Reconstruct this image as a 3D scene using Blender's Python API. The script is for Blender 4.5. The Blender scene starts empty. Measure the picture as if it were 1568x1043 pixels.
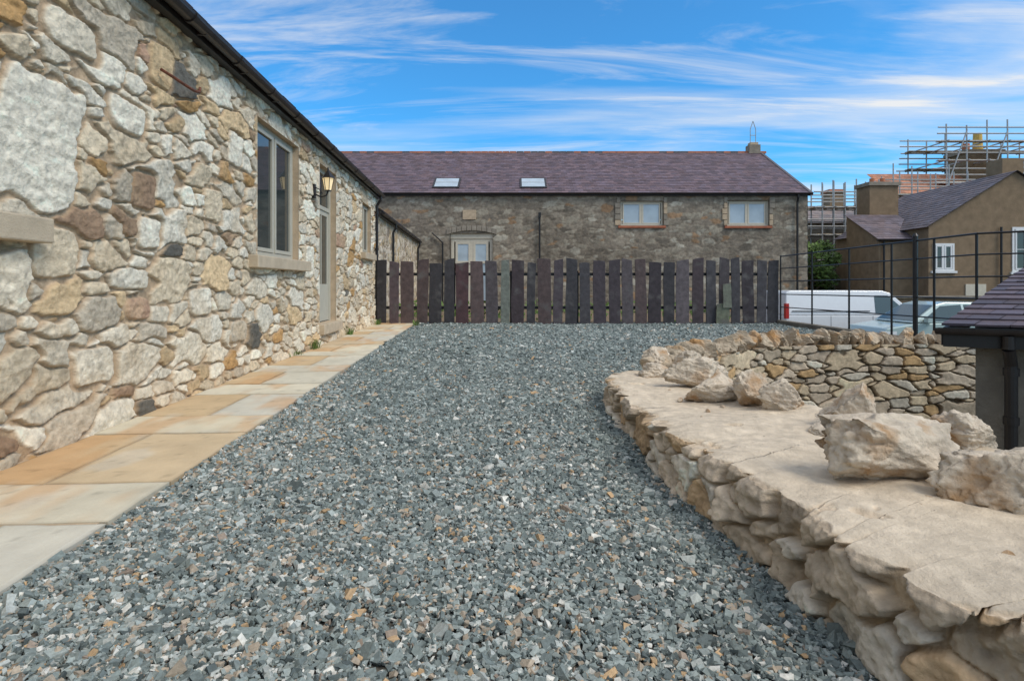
import bpy, bmesh, math, random
import numpy as np
from mathutils import Vector, Matrix
random.seed(7); rng=np.random.default_rng(11)
scene=bpy.context.scene
C=scene.collection
# ------------------------------------------------------------------ noise
def _h(i,j,k,seed):
    i=i.astype(np.int64); j=j.astype(np.int64); k=k.astype(np.int64)
    n=(i*374761393+j*668265263+k*1274126177+seed*974634777)&0xffffffff
    n=((n^(n>>13))*1103515245)&0xffffffff
    n=((n^(n>>15))*668265263)&0xffffffff
    n=n^(n>>16)
    return (n&0xffffff)/float(0xffffff)
def vn(x,y,z,seed=0):
    x,y,z=np.broadcast_arrays(np.asarray(x,float),np.asarray(y,float),np.asarray(z,float))
    i=np.floor(x);j=np.floor(y);k=np.floor(z)
    f=x-i;g=y-j;h=z-k
    f=f*f*(3-2*f);g=g*g*(3-2*g);h=h*h*(3-2*h)
    r=0
    for a in (0,1):
        for b in (0,1):
            for c in (0,1):
                w=(f if a else 1-f)*(g if b else 1-g)*(h if c else 1-h)
                r=r+w*_h(i+a,j+b,k+c,seed)
    return r
def fbm(x,y,z,oct=4,seed=0,gain=.5):
    s=0;a=1;t=0
    for o in range(oct):
        m=2.03**o
        s=s+a*(vn(np.asarray(x)*m+o*7.3,np.asarray(y)*m+3.1*o,np.asarray(z)*m,seed+o)*2-1);t+=a;a*=gain
    return s/t
def ss(a,b,x):
    t=np.clip((x-a)/(b-a),0,1); return t*t*(3-2*t)
def rubble(S,Z,cw,ch,seed,wv=.3,warp=.12,p=3.0,jit=.38):
    S0,Z0=S,Z
    S=S+cw*warp*fbm(S0/cw*1.6,Z0/ch*1.6,0*S0+2,3,seed+50)*2
    Z=Z+ch*warp*fbm(S0/cw*1.6,Z0/ch*1.6,0*S0+9,3,seed+60)*2
    # slow vertical waviness so the courses are not straight
    Z=Z+ch*.5*fbm(S0/(cw*4),Z0/(ch*5),0*S0,2,seed+70)
    zi=np.floor(Z/ch)
    F1=np.full(S.shape,1e9);F2=np.full(S.shape,1e9)
    R=[np.zeros(S.shape) for _ in range(5)]
    for dz in (-2,-1,0,1,2):
        row=zi+dz
        ro=_h(row,row*0+5,row*0,seed)
        cwr=cw*(0.75+.6*_h(row,row*0+8,row*0,seed))
        base=np.floor(S/cwr+ro)
        for ds in (-2,-1,0,1,2):
            c=base+ds
            jx=_h(c,row,row*0+1,seed);jz=_h(c,row,row*0+2,seed);w=_h(c,row,row*0+3,seed)
            sx=(c+.5+jit*(jx*2-1)-ro)*cwr
            sz=(row+.5+jit*(jz*2-1))*ch
            wt=wv*(w*2-1)+ np.where(w>.93,.35*wv/.3,0)
            u=np.abs(S-sx)/cw; v=np.abs(Z-sz)/ch
            d=(u**p+v**p)**(1/p)-wt
            cl=d<F1
            F2=np.where(cl,F1,np.minimum(F2,d))
            F1=np.where(cl,d,F1)
            vals=(_h(c,row,row*0+11,seed),_h(c,row,row*0+12,seed),_h(c,row,row*0+13,seed),(S-sx)/cw,(Z-sz)/ch)
            for q in range(5): R[q]=np.where(cl,vals[q],R[q])
    return F2-F1,R
# ------------------------------------------------------------------ materials
def newmat(name):
    m=bpy.data.materials.new(name);m.use_nodes=True
    nt=m.node_tree;b=nt.nodes['Principled BSDF'];return m,nt,b
def mat(name,col,rough=.7,metal=0,var=.15,scale=8,bump=0.0,bscale=60,spec=.4,attr=False,emit=None,coat=0,dirt=None):
    m,nt,b=newmat(name);N=nt.nodes;L=nt.links
    b.inputs['Roughness'].default_value=rough;b.inputs['Metallic'].default_value=metal
    b.inputs['Specular IOR Level'].default_value=spec
    if coat: b.inputs['Coat Weight'].default_value=coat;b.inputs['Coat Roughness'].default_value=.05
    tc=N.new('ShaderNodeTexCoord')
    n=N.new('ShaderNodeTexNoise');n.inputs['Scale'].default_value=scale;n.inputs['Detail'].default_value=6
    L.new(tc.outputs['Object'],n.inputs['Vector'])
    mr=N.new('ShaderNodeMapRange');mr.inputs['From Min'].default_value=.25;mr.inputs['From Max'].default_value=.75
    mr.inputs['To Min'].default_value=1-var;mr.inputs['To Max'].default_value=1+var
    L.new(n.outputs['Fac'],mr.inputs['Value'])
    vm=N.new('ShaderNodeVectorMath');vm.operation='SCALE'
    if attr:
        a=N.new('ShaderNodeAttribute');a.attribute_name='Col';L.new(a.outputs['Color'],vm.inputs[0])
    else: vm.inputs[0].default_value=col
    L.new(mr.outputs[0],vm.inputs['Scale'])
    out=vm.outputs[0]
    if dirt:
        n3=N.new('ShaderNodeTexNoise');n3.inputs['Scale'].default_value=dirt[1];n3.inputs['Detail'].default_value=8
        L.new(tc.outputs['Object'],n3.inputs['Vector'])
        r3=N.new('ShaderNodeMapRange');r3.inputs['From Min'].default_value=dirt[2];r3.inputs['From Max'].default_value=dirt[3]
        L.new(n3.outputs['Fac'],r3.inputs['Value'])
        mx=N.new('ShaderNodeMix');mx.data_type='RGBA';L.new(r3.outputs[0],mx.inputs[0]);L.new(out,mx.inputs[6])
        mx.inputs[7].default_value=(*dirt[0],1);out=mx.outputs[2]
    L.new(out,b.inputs['Base Color'])
    if bump>0:
        n2=N.new('ShaderNodeTexNoise');n2.inputs['Scale'].default_value=bscale;n2.inputs['Detail'].default_value=8;n2.inputs['Roughness'].default_value=.65
        L.new(tc.outputs['Object'],n2.inputs['Vector'])
        bp=N.new('ShaderNodeBump');bp.inputs['Strength'].default_value=bump;bp.inputs['Distance'].default_value=.02
        L.new(n2.outputs['Fac'],bp.inputs['Height']);L.new(bp.outputs[0],b.inputs['Normal'])
    if emit: b.inputs['Emission Color'].default_value=(*emit[0],1);b.inputs['Emission Strength'].default_value=emit[1]
    return m
M_stone=mat('limestone_rubble',(0,0,0),.9,var=.22,scale=22,bump=.7,bscale=55,attr=True,spec=.15)
M_stonef=mat('weathered_rubble',(0,0,0),.92,var=.3,scale=7,bump=.7,bscale=14,attr=True,spec=.15)
M_cap=mat('cement_and_stone',(0,0,0),.92,var=.2,scale=14,bump=.55,bscale=70,attr=True,spec=.15)
M_rock=mat('limestone_rock',(.60,.51,.40),.9,var=.3,scale=9,bump=1.0,bscale=34,spec=.15,dirt=((.45,.28,.15),5,.54,.70))
M_cope=mat('cope_stone',(.50,.41,.30),.9,var=.35,scale=6,bump=.9,bscale=30,spec=.2,dirt=((.50,.29,.13),3,.52,.66))
M_slate=mat('roof_slate',(0,0,0),.6,var=.2,scale=12,bump=.25,bscale=40,attr=True)
M_board=mat('slate_slab',(0,0,0),.65,var=.35,scale=9,bump=.5,bscale=26,attr=True,dirt=((.12,.112,.108),3,.56,.75))
M_gravel=mat('slate_chippings',(0,0,0),.8,var=.25,scale=90,bump=.2,bscale=200,attr=True,spec=.3)
M_paving=mat('sandstone_flag',(0,0,0),.85,var=.1,scale=5,bump=.25,bscale=28,attr=True,spec=.2)
M_black=mat('black_painted_metal',(.018,.016,.016),.4,var=.2,bump=.05)
M_gutter=mat('gutter_plastic',(.03,.024,.022),.4,var=.2,bump=.03)
M_frame=mat('sage_painted_timber',(.46,.43,.35),.5,var=.06)
M_cream=mat('cream_painted_timber',(.60,.54,.43),.5,var=.08)
M_white=mat('white_paint',(.75,.75,.74),.45,var=.05)
M_sill=mat('sandstone_sill',(.50,.405,.29),.9,var=.15,scale=6,bump=.4,bscale=60,spec=.2)
M_reveal=mat('lime_render',(.50,.385,.265),.92,var=.2,scale=6,bump=.6,bscale=40,spec=.2)
M_brick=mat('red_brick_sill',(.38,.13,.07),.85,var=.25,scale=5,bump=.3,bscale=40)
M_terra=mat('terracotta',(.45,.17,.09),.8,var=.25,scale=3,bump=.3)
M_render=mat('brown_pebbledash',(.25,.18,.115),.95,var=.2,scale=3,bump=.8,bscale=25,spec=.1)
M_greyst=mat('grey_stonework',(.27,.235,.19),.95,var=.3,scale=3,bump=.8,bscale=8,spec=.1)
M_conc=mat('concrete',(.17,.15,.12),.9,var=.35,scale=4,bump=.6,bscale=40,spec=.2)
M_galv=mat('galvanised_tube',(.40,.40,.39),.5,metal=.3,var=.15)
M_wood=mat('scaffold_board',(.36,.27,.16),.8,var=.3)
M_rust=mat('rusted_iron',(.16,.055,.03),.85,var=.3,scale=40,bump=.4)
M_tarmac=mat('tarmac',(.06,.06,.06),.9,var=.2,scale=5,bump=.4,bscale=80,spec=.2)
M_soil=mat('earth',(.20,.15,.10),.95,var=.3,scale=5,bump=.8,bscale=30,spec=.1)
M_vwhite=mat('van_paint',(.78,.79,.80),.3,var=.03,coat=.6)
M_cpaint=mat('car_paint',(.42,.52,.50),.35,metal=.2,var=.03,coat=.6)
M_tyre=mat('tyre_rubber',(.02,.02,.02),.8)
M_red=mat('tail_lamp',(.45,.02,.015),.3,var=.05)
M_pot=mat('clay_chimney_pot',(.60,.40,.11),.8,var=.2)
M_leaf=mat('leaf',(.11,.18,.04),.7,var=.45,scale=2.5)
M_bark=mat('bark',(.12,.09,.06),.9,var=.3,bump=.5)
M_blind=mat('window_blind_behind_glass',(.42,.50,.56),.12,var=.15,scale=2,spec=.6)
def glassmat(name,c,r=.04):
    m,nt,b=newmat(name);b.inputs['Base Color'].default_value=(*c,1);b.inputs['Roughness'].default_value=r;b.inputs['Specular IOR Level'].default_value=.8
    n=nt.nodes.new('ShaderNodeTexNoise');n.inputs['Scale'].default_value=1.5
    tc=nt.nodes.new('ShaderNodeTexCoord');nt.links.new(tc.outputs['Object'],n.inputs['Vector'])
    bp=nt.nodes.new('ShaderNodeBump');bp.inputs['Strength'].default_value=.06;nt.links.new(n.outputs['Fac'],bp.inputs['Height']);nt.links.new(bp.outputs[0],b.inputs['Normal'])
    return m
M_glass=glassmat('window_glass',(.035,.045,.045))
M_cglass=glassmat('car_glass',(.06,.09,.09))
M_lglass=mat('lantern_glass',(.7,.6,.4),.3,emit=((1,.72,.35),.5))
# ------------------------------------------------------------------ mesh helpers
def empty(name,loc=(0,0,0)):
    e=bpy.data.objects.new(name,None);C.objects.link(e);return e
def npobj(name,V,Fc,mat_,col=None,smooth=False,parent=None):
    V=np.asarray(V,np.float32);Fc=np.asarray(Fc,np.int32);n=Fc.shape[1]
    me=bpy.data.meshes.new(name);me.vertices.add(len(V));me.vertices.foreach_set('co',V.ravel())
    me.loops.add(Fc.size);me.loops.foreach_set('vertex_index',Fc.ravel())
    me.polygons.add(len(Fc));me.polygons.foreach_set('loop_start',np.arange(0,Fc.size,n,dtype=np.int32))
    me.polygons.foreach_set('loop_total',np.full(len(Fc),n,np.int32))
    me.polygons.foreach_set('use_smooth',np.full(len(Fc),bool(smooth)))
    if col is not None:
        a=me.color_attributes.new('Col','FLOAT_COLOR','POINT')
        c=np.ones((len(V),4),np.float32);c[:,:3]=col;a.data.foreach_set('color',c.ravel())
    me.materials.append(mat_);me.update(calc_edges=True);me.validate()
    o=bpy.data.objects.new(name,me);C.objects.link(o)
    if parent: o.parent=parent
    return o
def gridfaces(nu,nv,mask=None,flip=False):
    i=np.arange(nu-1)[:,None]*nv+np.arange(nv-1)[None,:]
    f=np.stack([i,i+nv,i+nv+1,i+1],-1)
    if flip: f=f[...,::-1]
    f=f.reshape(-1,4)
    if mask is not None: f=f[mask.reshape(-1)]
    return f
class MB:
    def __init__(s): s.v=[];s.f=[];s.m=[];s.c=[];s.mats=[]
    def mi(s,m):
        if m not in s.mats: s.mats.append(m)
        return s.mats.index(m)
    def add(s,vs,fs,m,col=(1,1,1)):
        o=len(s.v);s.v+= [tuple(v) for v in vs];s.c+=[col]*len(vs)
        k=s.mi(m)
        for f in fs: s.f.append([o+i for i in f]);s.m.append(k)
    def box(s,fr,a0,a1,b0,b1,z0,z1,m,col=(1,1,1)):
        P=[fr(a,b,z) for z in (z0,z1) for b in (b0,b1) for a in (a0,a1)]
        s.add(P,[(0,2,3,1),(4,5,7,6),(0,1,5,4),(2,6,7,3),(0,4,6,2),(1,3,7,5)],m,col)
    def quad(s,P,m,col=(1,1,1)): s.add(P,[tuple(range(len(P)))],m,col)
    def tube(s,p,q,r,m,n=10,r2=None,cap=True):
        p=Vector(p);q=Vector(q);d=(q-p).normalized();u=d.orthogonal().normalized();w=d.cross(u)
        r2=r if r2 is None else r2;vs=[]
        for c,rr in((p,r),(q,r2)):
            for k in range(n):
                t=2*math.pi*k/n;vs.append(c+u*math.cos(t)*rr+w*math.sin(t)*rr)
        fs=[(k,(k+1)%n,n+(k+1)%n,n+k) for k in range(n)]
        if cap: fs+=[tuple(range(n))[::-1],tuple(range(n,2*n))]
        s.add(vs,fs,m)
    def path(s,pts,r,m,n=10):
        for a,b in zip(pts[:-1],pts[1:]): s.tube(a,b,r,m,n)
    def obj(s,name,parent=None,bevel=0,smooth=False):
        me=bpy.data.meshes.new(name);me.from_pydata(s.v,[],s.f)
        for m in s.mats: me.materials.append(m)
        me.polygons.foreach_set('material_index',s.m)
        a=me.color_attributes.new('Col','FLOAT_COLOR','POINT')
        c=np.ones((len(s.v),4),np.float32);c[:,:3]=np.array(s.c);a.data.foreach_set('color',c.ravel())
        bm=bmesh.new();bm.from_mesh(me);bmesh.ops.recalc_face_normals(bm,faces=bm.faces);bm.to_mesh(me);bm.free()
        if smooth: me.polygons.foreach_set('use_smooth',[True]*len(me.polygons))
        o=bpy.data.objects.new(name,me);C.objects.link(o)
        if parent: o.parent=parent
        if bevel:
            md=o.modifiers.new('bevel','BEVEL');md.width=bevel;md.segments=2;md.limit_method='ANGLE'
        return o
def frame(O,t,n):
    O=Vector((O[0],O[1],0));t=Vector((t[0],t[1],0)).normalized();n=Vector((n[0],n[1],0)).normalized()
    return lambda a,b,z: O+t*a+n*b+Vector((0,0,z))
XY=lambda a,b,z: Vector((a,b,z))
def mixc(a,b,t):
    t=np.asarray(t)[...,None];return np.asarray(a)*(1-t)+np.asarray(b)*t
def stonecols(R,pal,probs,shape):
    r=R[0];cum=np.cumsum(probs)/np.sum(probs)
    idx=np.searchsorted(cum,np.clip(r,0,.99999).ravel())
    c=np.array(pal)[idx].reshape(*shape,3)
    return c*(.82+.36*R[1][...,None])
def slate_roof(name,P0,P1,U,pitch,wid,base,parent,mat_=None,skip=None,var=.25):
    P0=Vector(P0);P1=Vector(P1);U=Vector(U);Lw=(P1-P0).length;e=(P1-P0).normalized()
    H=U.length;u=U.normalized();n=e.cross(u)
    if n.z<0:n=-n
    V=[];F=[];Cc=[]
    rows=int(H/pitch)+1
    for r in range(rows):
        h0=r*pitch;h1=min(h0+pitch*1.12,H)
        if h0>=H-.02: continue
        off=(r%2)*.5*wid;k=-1
        while True:
            a0=k*wid+off;a1=a0+wid-.006;k+=1
            if a0>=Lw:break
            a0=max(a0,0);a1=min(a1,Lw)
            if a1-a0<.02: continue
            l=.018+random.random()*.01;dy=random.uniform(-.008,.008)
            o=len(V)
            V+=[P0+e*a0+u*(h0+dy)+n*l,P0+e*a1+u*(h0+dy)+n*l,P0+e*a1+u*h1+n*.004,P0+e*a0+u*h1+n*.004,
                P0+e*a0+u*(h0+dy),P0+e*a1+u*(h0+dy)]
            F+=[(o,o+1,o+2,o+3),(o+4,o+5,o+1,o)]
            g=random.uniform(1-var,1+var);hh=random.random()
            c=[base[0]*g*(1+.15*hh),base[1]*g,base[2]*g*(1.1-.15*hh)];Cc+=[c]*6
    o=len(V);V+=[P0,P1,P1+U,P0+U];F+=[(o,o+1,o+2,o+3)];Cc+=[[b*.5 for b in base]]*4
    return npobj(name,[tuple(v) for v in V],F,mat_ or M_slate,np.array(Cc),False,parent)
def window(mb,fr,a0,a1,z0,z1,b,mf,mg,lights=2,fw=.06,bar=False):
    mb.box(fr,a0,a1,b-.07,b,z1-fw,z1,mf);mb.box(fr,a0,a1,b-.07,b,z0,z0+fw,mf)
    mb.box(fr,a0,a0+fw,b-.07,b,z0+fw,z1-fw,mf);mb.box(fr,a1-fw,a1,b-.07,b,z0+fw,z1-fw,mf)
    w=(a1-a0-2*fw)/lights
    for k in range(1,lights):
        c=a0+fw+w*k;mb.box(fr,c-fw*.4,c+fw*.4,b-.07,b-.002,z0+fw,z1-fw,mf)
    s=fw*.75
    for k in range(lights):
        x0=a0+fw+w*k+fw*.42;x1=a0+fw+w*(k+1)-fw*.42
        y0=z0+fw+.004;y1=z1-fw-.004;f=b+.012
        mb.box(fr,x0,x1,b-.04,f,y1-s,y1,mf);mb.box(fr,x0,x1,b-.04,f,y0,y0+s,mf)
        mb.box(fr,x0,x0+s,b-.04,f,y0+s,y1-s,mf);mb.box(fr,x1-s,x1,b-.04,f,y0+s,y1-s,mf)
        if bar:
            mb.box(fr,x0+s,x1-s,b-.04,f-.004,(y0+y1)/2-.015,(y0+y1)/2+.015,mf)
        mb.box(fr,x0+s-.002,x1-s+.002,b-.03,b-.018,y0+s-.002,y1-s+.002,mg)
# ------------------------------------------------------------------ camera
cd=bpy.data.cameras.new('camera');cam=bpy.data.objects.new('camera',cd);C.objects.link(cam)
cam.location=(0,0,1.2);cam.rotation_euler=(math.radians(90),0,0)
cd.lens=20;cd.sensor_width=36;cd.shift_y=-.055;cd.clip_end=3000;cd.clip_start=.05
scene.camera=cam
# ------------------------------------------------------------------ LEFT COTTAGE
LW=frame((-3.045,0),(-.062,1),(1,.062))
cottage=empty('stone_cottage')
opens=[(1.7,3.5,1.66,3.54),(7.92,9.75,1.60,3.54),(11.05,12.35,.42,3.56),(15.2,16.4,2.05,3.4)]
sv=[-3.0];
while sv[-1]<17.4:
    s=sv[-1];sv.append(s+(.08 if s<2.6 else .0080*max(s,3.4)/4))
sv=np.array(sv);zv=np.arange(-.1,3.93,.0098)
S,Z=np.meshgrid(sv,zv,indexing='ij')
e,R=rubble(S,Z,.300,.148,19,wv=.42,warp=.10,p=4.2,jit=.4)
n1=fbm(S*9,Z*9,0*S,4,21);n2=fbm(S*30,Z*30,0*S+4,3,25)
# a few big dressed blocks among the rubble: s,z,half width,half height,palette slot
edge_n=.22*fbm(S*4,Z*4,0*S+3,4,61)
for bi,(bs,bz,bw,bh,slot) in enumerate([(3.98,2.20,.40,.46,.30),(4.12,1.42,.24,.19,.60),(5.32,1.67,.20,.16,.4),(5.22,2.06,.20,.19,.955),(4.55,.55,.26,.17,.1),
        (5.0,2.66,.26,.16,.5),(5.5,3.3,.2,.2,.85),(6.3,1.0,.25,.17,.3),(6.6,2.1,.22,.2,.65),(5.15,.98,.17,.11,.99),(7.2,2.9,.22,.24,.4),(4.3,3.1,.32,.15,.2),(7.3,.6,.28,.16,.8),(10.4,1.6,.25,.3,.4)]):
    sh=(R[1]*0+1)*((bi*37%10)/10-.5)*.35
    uu_=S-bs+sh*(Z-bz);d=((np.abs(uu_)/bw)**6+(np.abs(Z-bz-.12*sh*(S-bs))/bh)**6)**(1/6)+edge_n
    ins=d<1.0
    e=np.where(ins,(1-d)*min(bw,bh)*6.5,np.where(d<1.35,np.minimum(e,(d-1)*min(bw,bh)*6.5),e))
    R[0]=np.where(ins,slot,R[0]);R[1]=np.where(ins,.65,R[1]);R[2]=np.where(ins,.6,R[2]);R[3]=np.where(ins,(S-bs)*1.5,R[3]);R[4]=np.where(ins,(Z-bz)*1.5,R[4])
m=ss(.075,.165,e+.085*n1)
rid=1-np.abs(fbm(S*5+R[0]*9,Z*9,R[1]*20,4,27))*2
hgt=m*(.018+.018*R[2]+ .016*(R[3]*(R[1]-.5)+R[4]*(R[2]-.5))*2 + .004*ss(.1,.6,e)+.014*rid) + (.008*n1+.005*n2)*(.5+.7*m)
pal=[(.70,.61,.47),(.76,.69,.56),(.63,.52,.37),(.54,.46,.35),(.60,.44,.26),(.50,.30,.13),(.30,.20,.13),(.14,.13,.11),(.44,.28,.19)]
sc=stonecols(R,pal,[.28,.24,.2,.08,.1,.04,.02,.008,.02],S.shape)
stain=ss(.1,.5,fbm(S*2.2+7,Z*2.2,0*S,4,33))[...,None]
sc=sc*(1-.4*stain)+np.array((.56,.41,.25))*.4*stain
pits=ss(.25,.55,n2+.5*n1)[...,None];sc=sc*(1-.24*pits)
sc=sc*(1+.24*fbm(S*14,Z*22,R[0]*30,3,29)[...,None])
sc=sc*(1+.07*fbm(S*60,Z*60,R[0]*30,2,30)[...,None])
mort=np.array((.50,.365,.24))*(1+.4*n1[...,None])
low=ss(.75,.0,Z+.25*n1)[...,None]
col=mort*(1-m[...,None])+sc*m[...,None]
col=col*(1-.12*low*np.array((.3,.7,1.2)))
for a0,a1,z0,z1 in opens:
    dx=np.maximum(np.maximum(a0-S,S-a1),0);dz=np.maximum(np.maximum(z0-Z,Z-z1),0);dd=np.hypot(dx,dz)
    k=ss(0,.12,dd);hgt=hgt*k+.028*(1-k)
hgt=hgt+.05*ss(.4,0,Z)
t=np.array((-.062,1))/math.hypot(.062,1);nn=np.array((1,.062))/math.hypot(.062,1)
hh=hgt-.03
V=np.stack([-3.045+t[0]*S+nn[0]*hh,t[1]*S+nn[1]*hh,Z],-1).reshape(-1,3)
Sc=(S[:-1,:-1]+S[1:,1:])/2;Zc=(Z[:-1,:-1]+Z[1:,1:])/2
mk=np.ones(Sc.shape,bool)
for a0,a1,z0,z1 in opens: mk&=~((Sc>a0)&(Sc<a1)&(Zc>z0)&(Zc<z1))
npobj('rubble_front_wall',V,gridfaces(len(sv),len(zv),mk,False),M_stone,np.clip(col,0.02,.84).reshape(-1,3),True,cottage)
mb=MB()
for a0,a1,z0,z1 in opens: # reveals
    D=-.24
    mb.quad([LW(a0,-.005,z0),LW(a0,D,z0),LW(a0,D,z1),LW(a0,-.005,z1)],M_reveal)
    mb.quad([LW(a1,-.005,z0),LW(a1,-.005,z1),LW(a1,D,z1),LW(a1,D,z0)],M_reveal)
    mb.quad([LW(a0,-.005,z1),LW(a0,D,z1),LW(a1,D,z1),LW(a1,-.005,z1)],M_reveal)
    mb.quad([LW(a0,-.005,z0),LW(a1,-.005,z0),LW(a1,D,z0),LW(a0,D,z0)],M_reveal)
mb.quad([LW(-3,-.05,0),LW(-3,-5.5,0),LW(-3,-5.5,3.9),LW(-3,-2.8,5.9),LW(-3,-.05,3.9)],M_reveal)
mb.quad([LW(17.4,-.05,0),LW(17.4,-5.5,0),LW(17.4,-5.5,3.9),LW(17.4,-2.8,5.9),LW(17.4,-.05,3.9)],M_reveal)
mb.obj('reveals_and_gables',cottage)
mb=MB()
window(mb,LW,1.7,3.5,1.66,3.54,-.10,M_frame,M_glass,2,.07)
window(mb,LW,7.92,9.75,1.60,3.54,-.10,M_frame,M_glass,2,.075)
window(mb,LW,15.2,16.4,2.05,3.4,-.10,M_frame,M_glass,2,.06)
mb.obj('casement_windows',cottage,.004)
mb=MB()
a0,a1=11.05,12.35;b=-.12
for (x0,x1,y0,y1) in [(a0,a0+.09,.42,3.56),(a1-.09,a1,.42,3.56),(a0+.09,a1-.09,3.46,3.56),(a0+.09,a1-.09,2.72,2.80)]:
    mb.box(LW,x0,x1,b-.1,b,y0,y1,M_frame)
mb.box(LW,a0+.09,a1-.09,b-.07,b-.02,.44,1.2,M_frame)
for (x0,x1,y0,y1) in [(a0+.09,a0+.2,1.2,2.72),(a1-.2,a1-.09,1.2,2.72),(a0+.2,a1-.2,2.62,2.72),((a0+a1)/2-.02,(a0+a1)/2+.02,1.2,2.62)]:
    mb.box(LW,x0,x1,b-.07,b-.022,y0,y1,M_frame)
mb.box(LW,a0+.2,a1-.2,b-.055,b-.04,1.2,2.62,M_glass);mb.box(LW,a0+.09,a1-.09,b-.055,b-.04,2.8,3.46,M_glass)
mb.tube(LW(a0+.16,b-.02,1.35),LW(a0+.16,b+.05,1.35),.012,M_black);mb.tube(LW(a0+.16,b+.05,1.35),LW(a0+.28,b+.05,1.35),.012,M_black)
mb.obj('entrance_door',cottage,.004)
mb=MB()
for (x0,x1,z1) in [(1.4,3.93,1.65),(7.60,10.05,1.592),(15.0,16.6,2.045)]:
    mb.box(LW,x0,x1,-.235,.13,z1-.17,z1,M_sill)
mb.box(LW,10.95,12.45,-.235,.12,.22,.415,M_sill)
mb.obj('stone_sills',cottage,.012)
mb=MB()
mb.box(LW,-3.1,17.5,.0,.10,3.80,3.98,M_gutter)
mb.box(LW,-3.1,17.5,-.3,-.002,3.90,3.96,M_gutter)
def gutter(mb,fr,a0,a1,b,z,r=.065):
    n=9
    for a_0,a_1,rr in [(a0,a1,r)]+[(a0+1.1*i-.03,a0+1.1*i+.03,r+.012) for i in range(1,int((a1-a0)/1.1))]:
        P=[];
        for a in(a_0,a_1):
            for i in range(n+1):
                th=math.pi*i/n;P.append(fr(a,b+rr*math.cos(th),z-rr*math.sin(th)*1.05))
        mb.add(P,[(i,i+1,n+2+i,n+1+i) for i in range(n)]+[tuple(range(n+1)),tuple(range(n+1,2*n+2))],M_gutter)
        mb.quad([fr(a_0,b+rr,z-.01),fr(a_1,b+rr,z-.01),fr(a_1,b-rr,z-.01),fr(a_0,b-rr,z-.01)],M_gutter)
gutter(mb,LW,-3.1,17.5,.175,3.90,.074)
mb.path([LW(17.05,.175,3.86),LW(17.05,.175,3.72),LW(17.05,.06,3.55),LW(17.05,.06,.02)],.04,M_black)
for z in(3.3,2.2,1.1):mb.tube(LW(17.05,.06,z),LW(17.05,.06,z+.07),.052,M_black)
for s in np.arange(.5,17.3,1.1): mb.box(LW,s-.015,s+.015,.10,.2,3.82,3.86,M_gutter)
mb.obj('gutter_and_downpipe',cottage)
sl=LW(0,-2.95,2.0)-LW(0,0,0)
slate_roof('slate_roof',LW(-3.2,.15,3.985),LW(17.6,.15,3.985),sl,.24,.3,(.11,.095,.11),cottage)
slate_roof('slate_roof_back',LW(-3.2,-5.75,3.985),LW(17.6,-5.75,3.985),LW(0,2.95,2.0)-LW(0,0,0),.24,.3,(.11,.095,.11),cottage)
# lantern
mb=MB();s=10.62
mb.box(LW,s-.05,s+.05,-.01,.035,2.80,3.06,M_black)
mb.path([LW(s,.03,2.88),LW(s,.14,2.82),LW(s,.24,2.85),LW(s,.27,2.93)],.014,M_black)
mb.path([LW(s,.03,3.0),LW(s,.12,2.96),LW(s,.17,2.88)],.009,M_black)
c=(s,.27);
def ring(r,z): return [LW(c[0]+r*math.cos(a),c[1]+r*math.sin(a),z) for a in [math.pi/6+k*math.pi/3 for k in range(6)]]
A=ring(.062,2.95);B=ring(.105,3.17);mb.add(A+B,[(k,(k+1)%6,6+(k+1)%6,6+k) for k in range(6)],M_lglass)
A2=ring(.068,2.93);mb.add(A+A2,[(k,(k+1)%6,6+(k+1)%6,6+k) for k in range(6)]+[(6,7,8,9,10,11)],M_black)
T=ring(.135,3.17);T2=ring(.055,3.27);T3=ring(.02,3.32)
mb.add(B+T+T2+T3,[(k,(k+1)%6,6+(k+1)%6,6+k) for k in range(6)]+[(6+k,6+(k+1)%6,12+(k+1)%6,12+k) for k in range(6)]+[(12+k,12+(k+1)%6,18+(k+1)%6,18+k) for k in range(6)],M_black)
mb.tube(LW(s,.27,3.32),LW(s,.27,3.37),.014,M_black)
for k in range(6): mb.tube(A[k],B[k],.007,M_black,6)
mb.obj('wall_lantern')
mb=MB();pts=[LW(5.40,.05,3.235),LW(5.5,.11,3.20),LW(5.65,.14,3.18),LW(5.85,.14,3.185),LW(6.0,.12,3.22),LW(6.08,.09,3.29)]
mb.path(pts,.015,M_rust,8);mb.obj('rusty_iron_wall_hook',smooth=True)
# lower range beyond
rng2=empty('stone_outbuilding')
sv=np.arange(17.42,29.9,.04);zv=np.arange(-.1,3.45,.03)
S,Z=np.meshgrid(sv,zv,indexing='ij')
def farwall(S,Z,cw,ch,seed,pal,probs,mortar,wd):
    e,R=rubble(S,Z,cw,ch,seed,wv=.33,warp=.2)
    n1=fbm(S*4,Z*4,0*S,3,seed+9)
    m=ss(.03,.2,e+.1*n1);c=stonecols(R,pal,probs,S.shape)
    b=fbm(S*.5,Z*.8,0*S,3,seed+2)[...,None]
    c=(np.array(mortar)*(1-m[...,None])+c*m[...,None])*(1+.22*n1[...,None])*(1+.3*b)
    return m*(wd*.6+wd*.4*R[2])+.008*n1,np.clip(c,.015,.7)
hgt,col=farwall(S,Z,.3,.16,12,[(.56,.48,.38),(.45,.38,.28),(.48,.36,.22),(.32,.26,.2)],[.4,.3,.15,.15],(.38,.28,.18),.04)
hh=hgt-.03
V=np.stack([-3.045+t[0]*S+nn[0]*hh,t[1]*S+nn[1]*hh,Z],-1).reshape(-1,3)
npobj('rubble_wall',V,gridfaces(len(sv),len(zv)),M_stone,col.reshape(-1,3),True,rng2)
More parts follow.
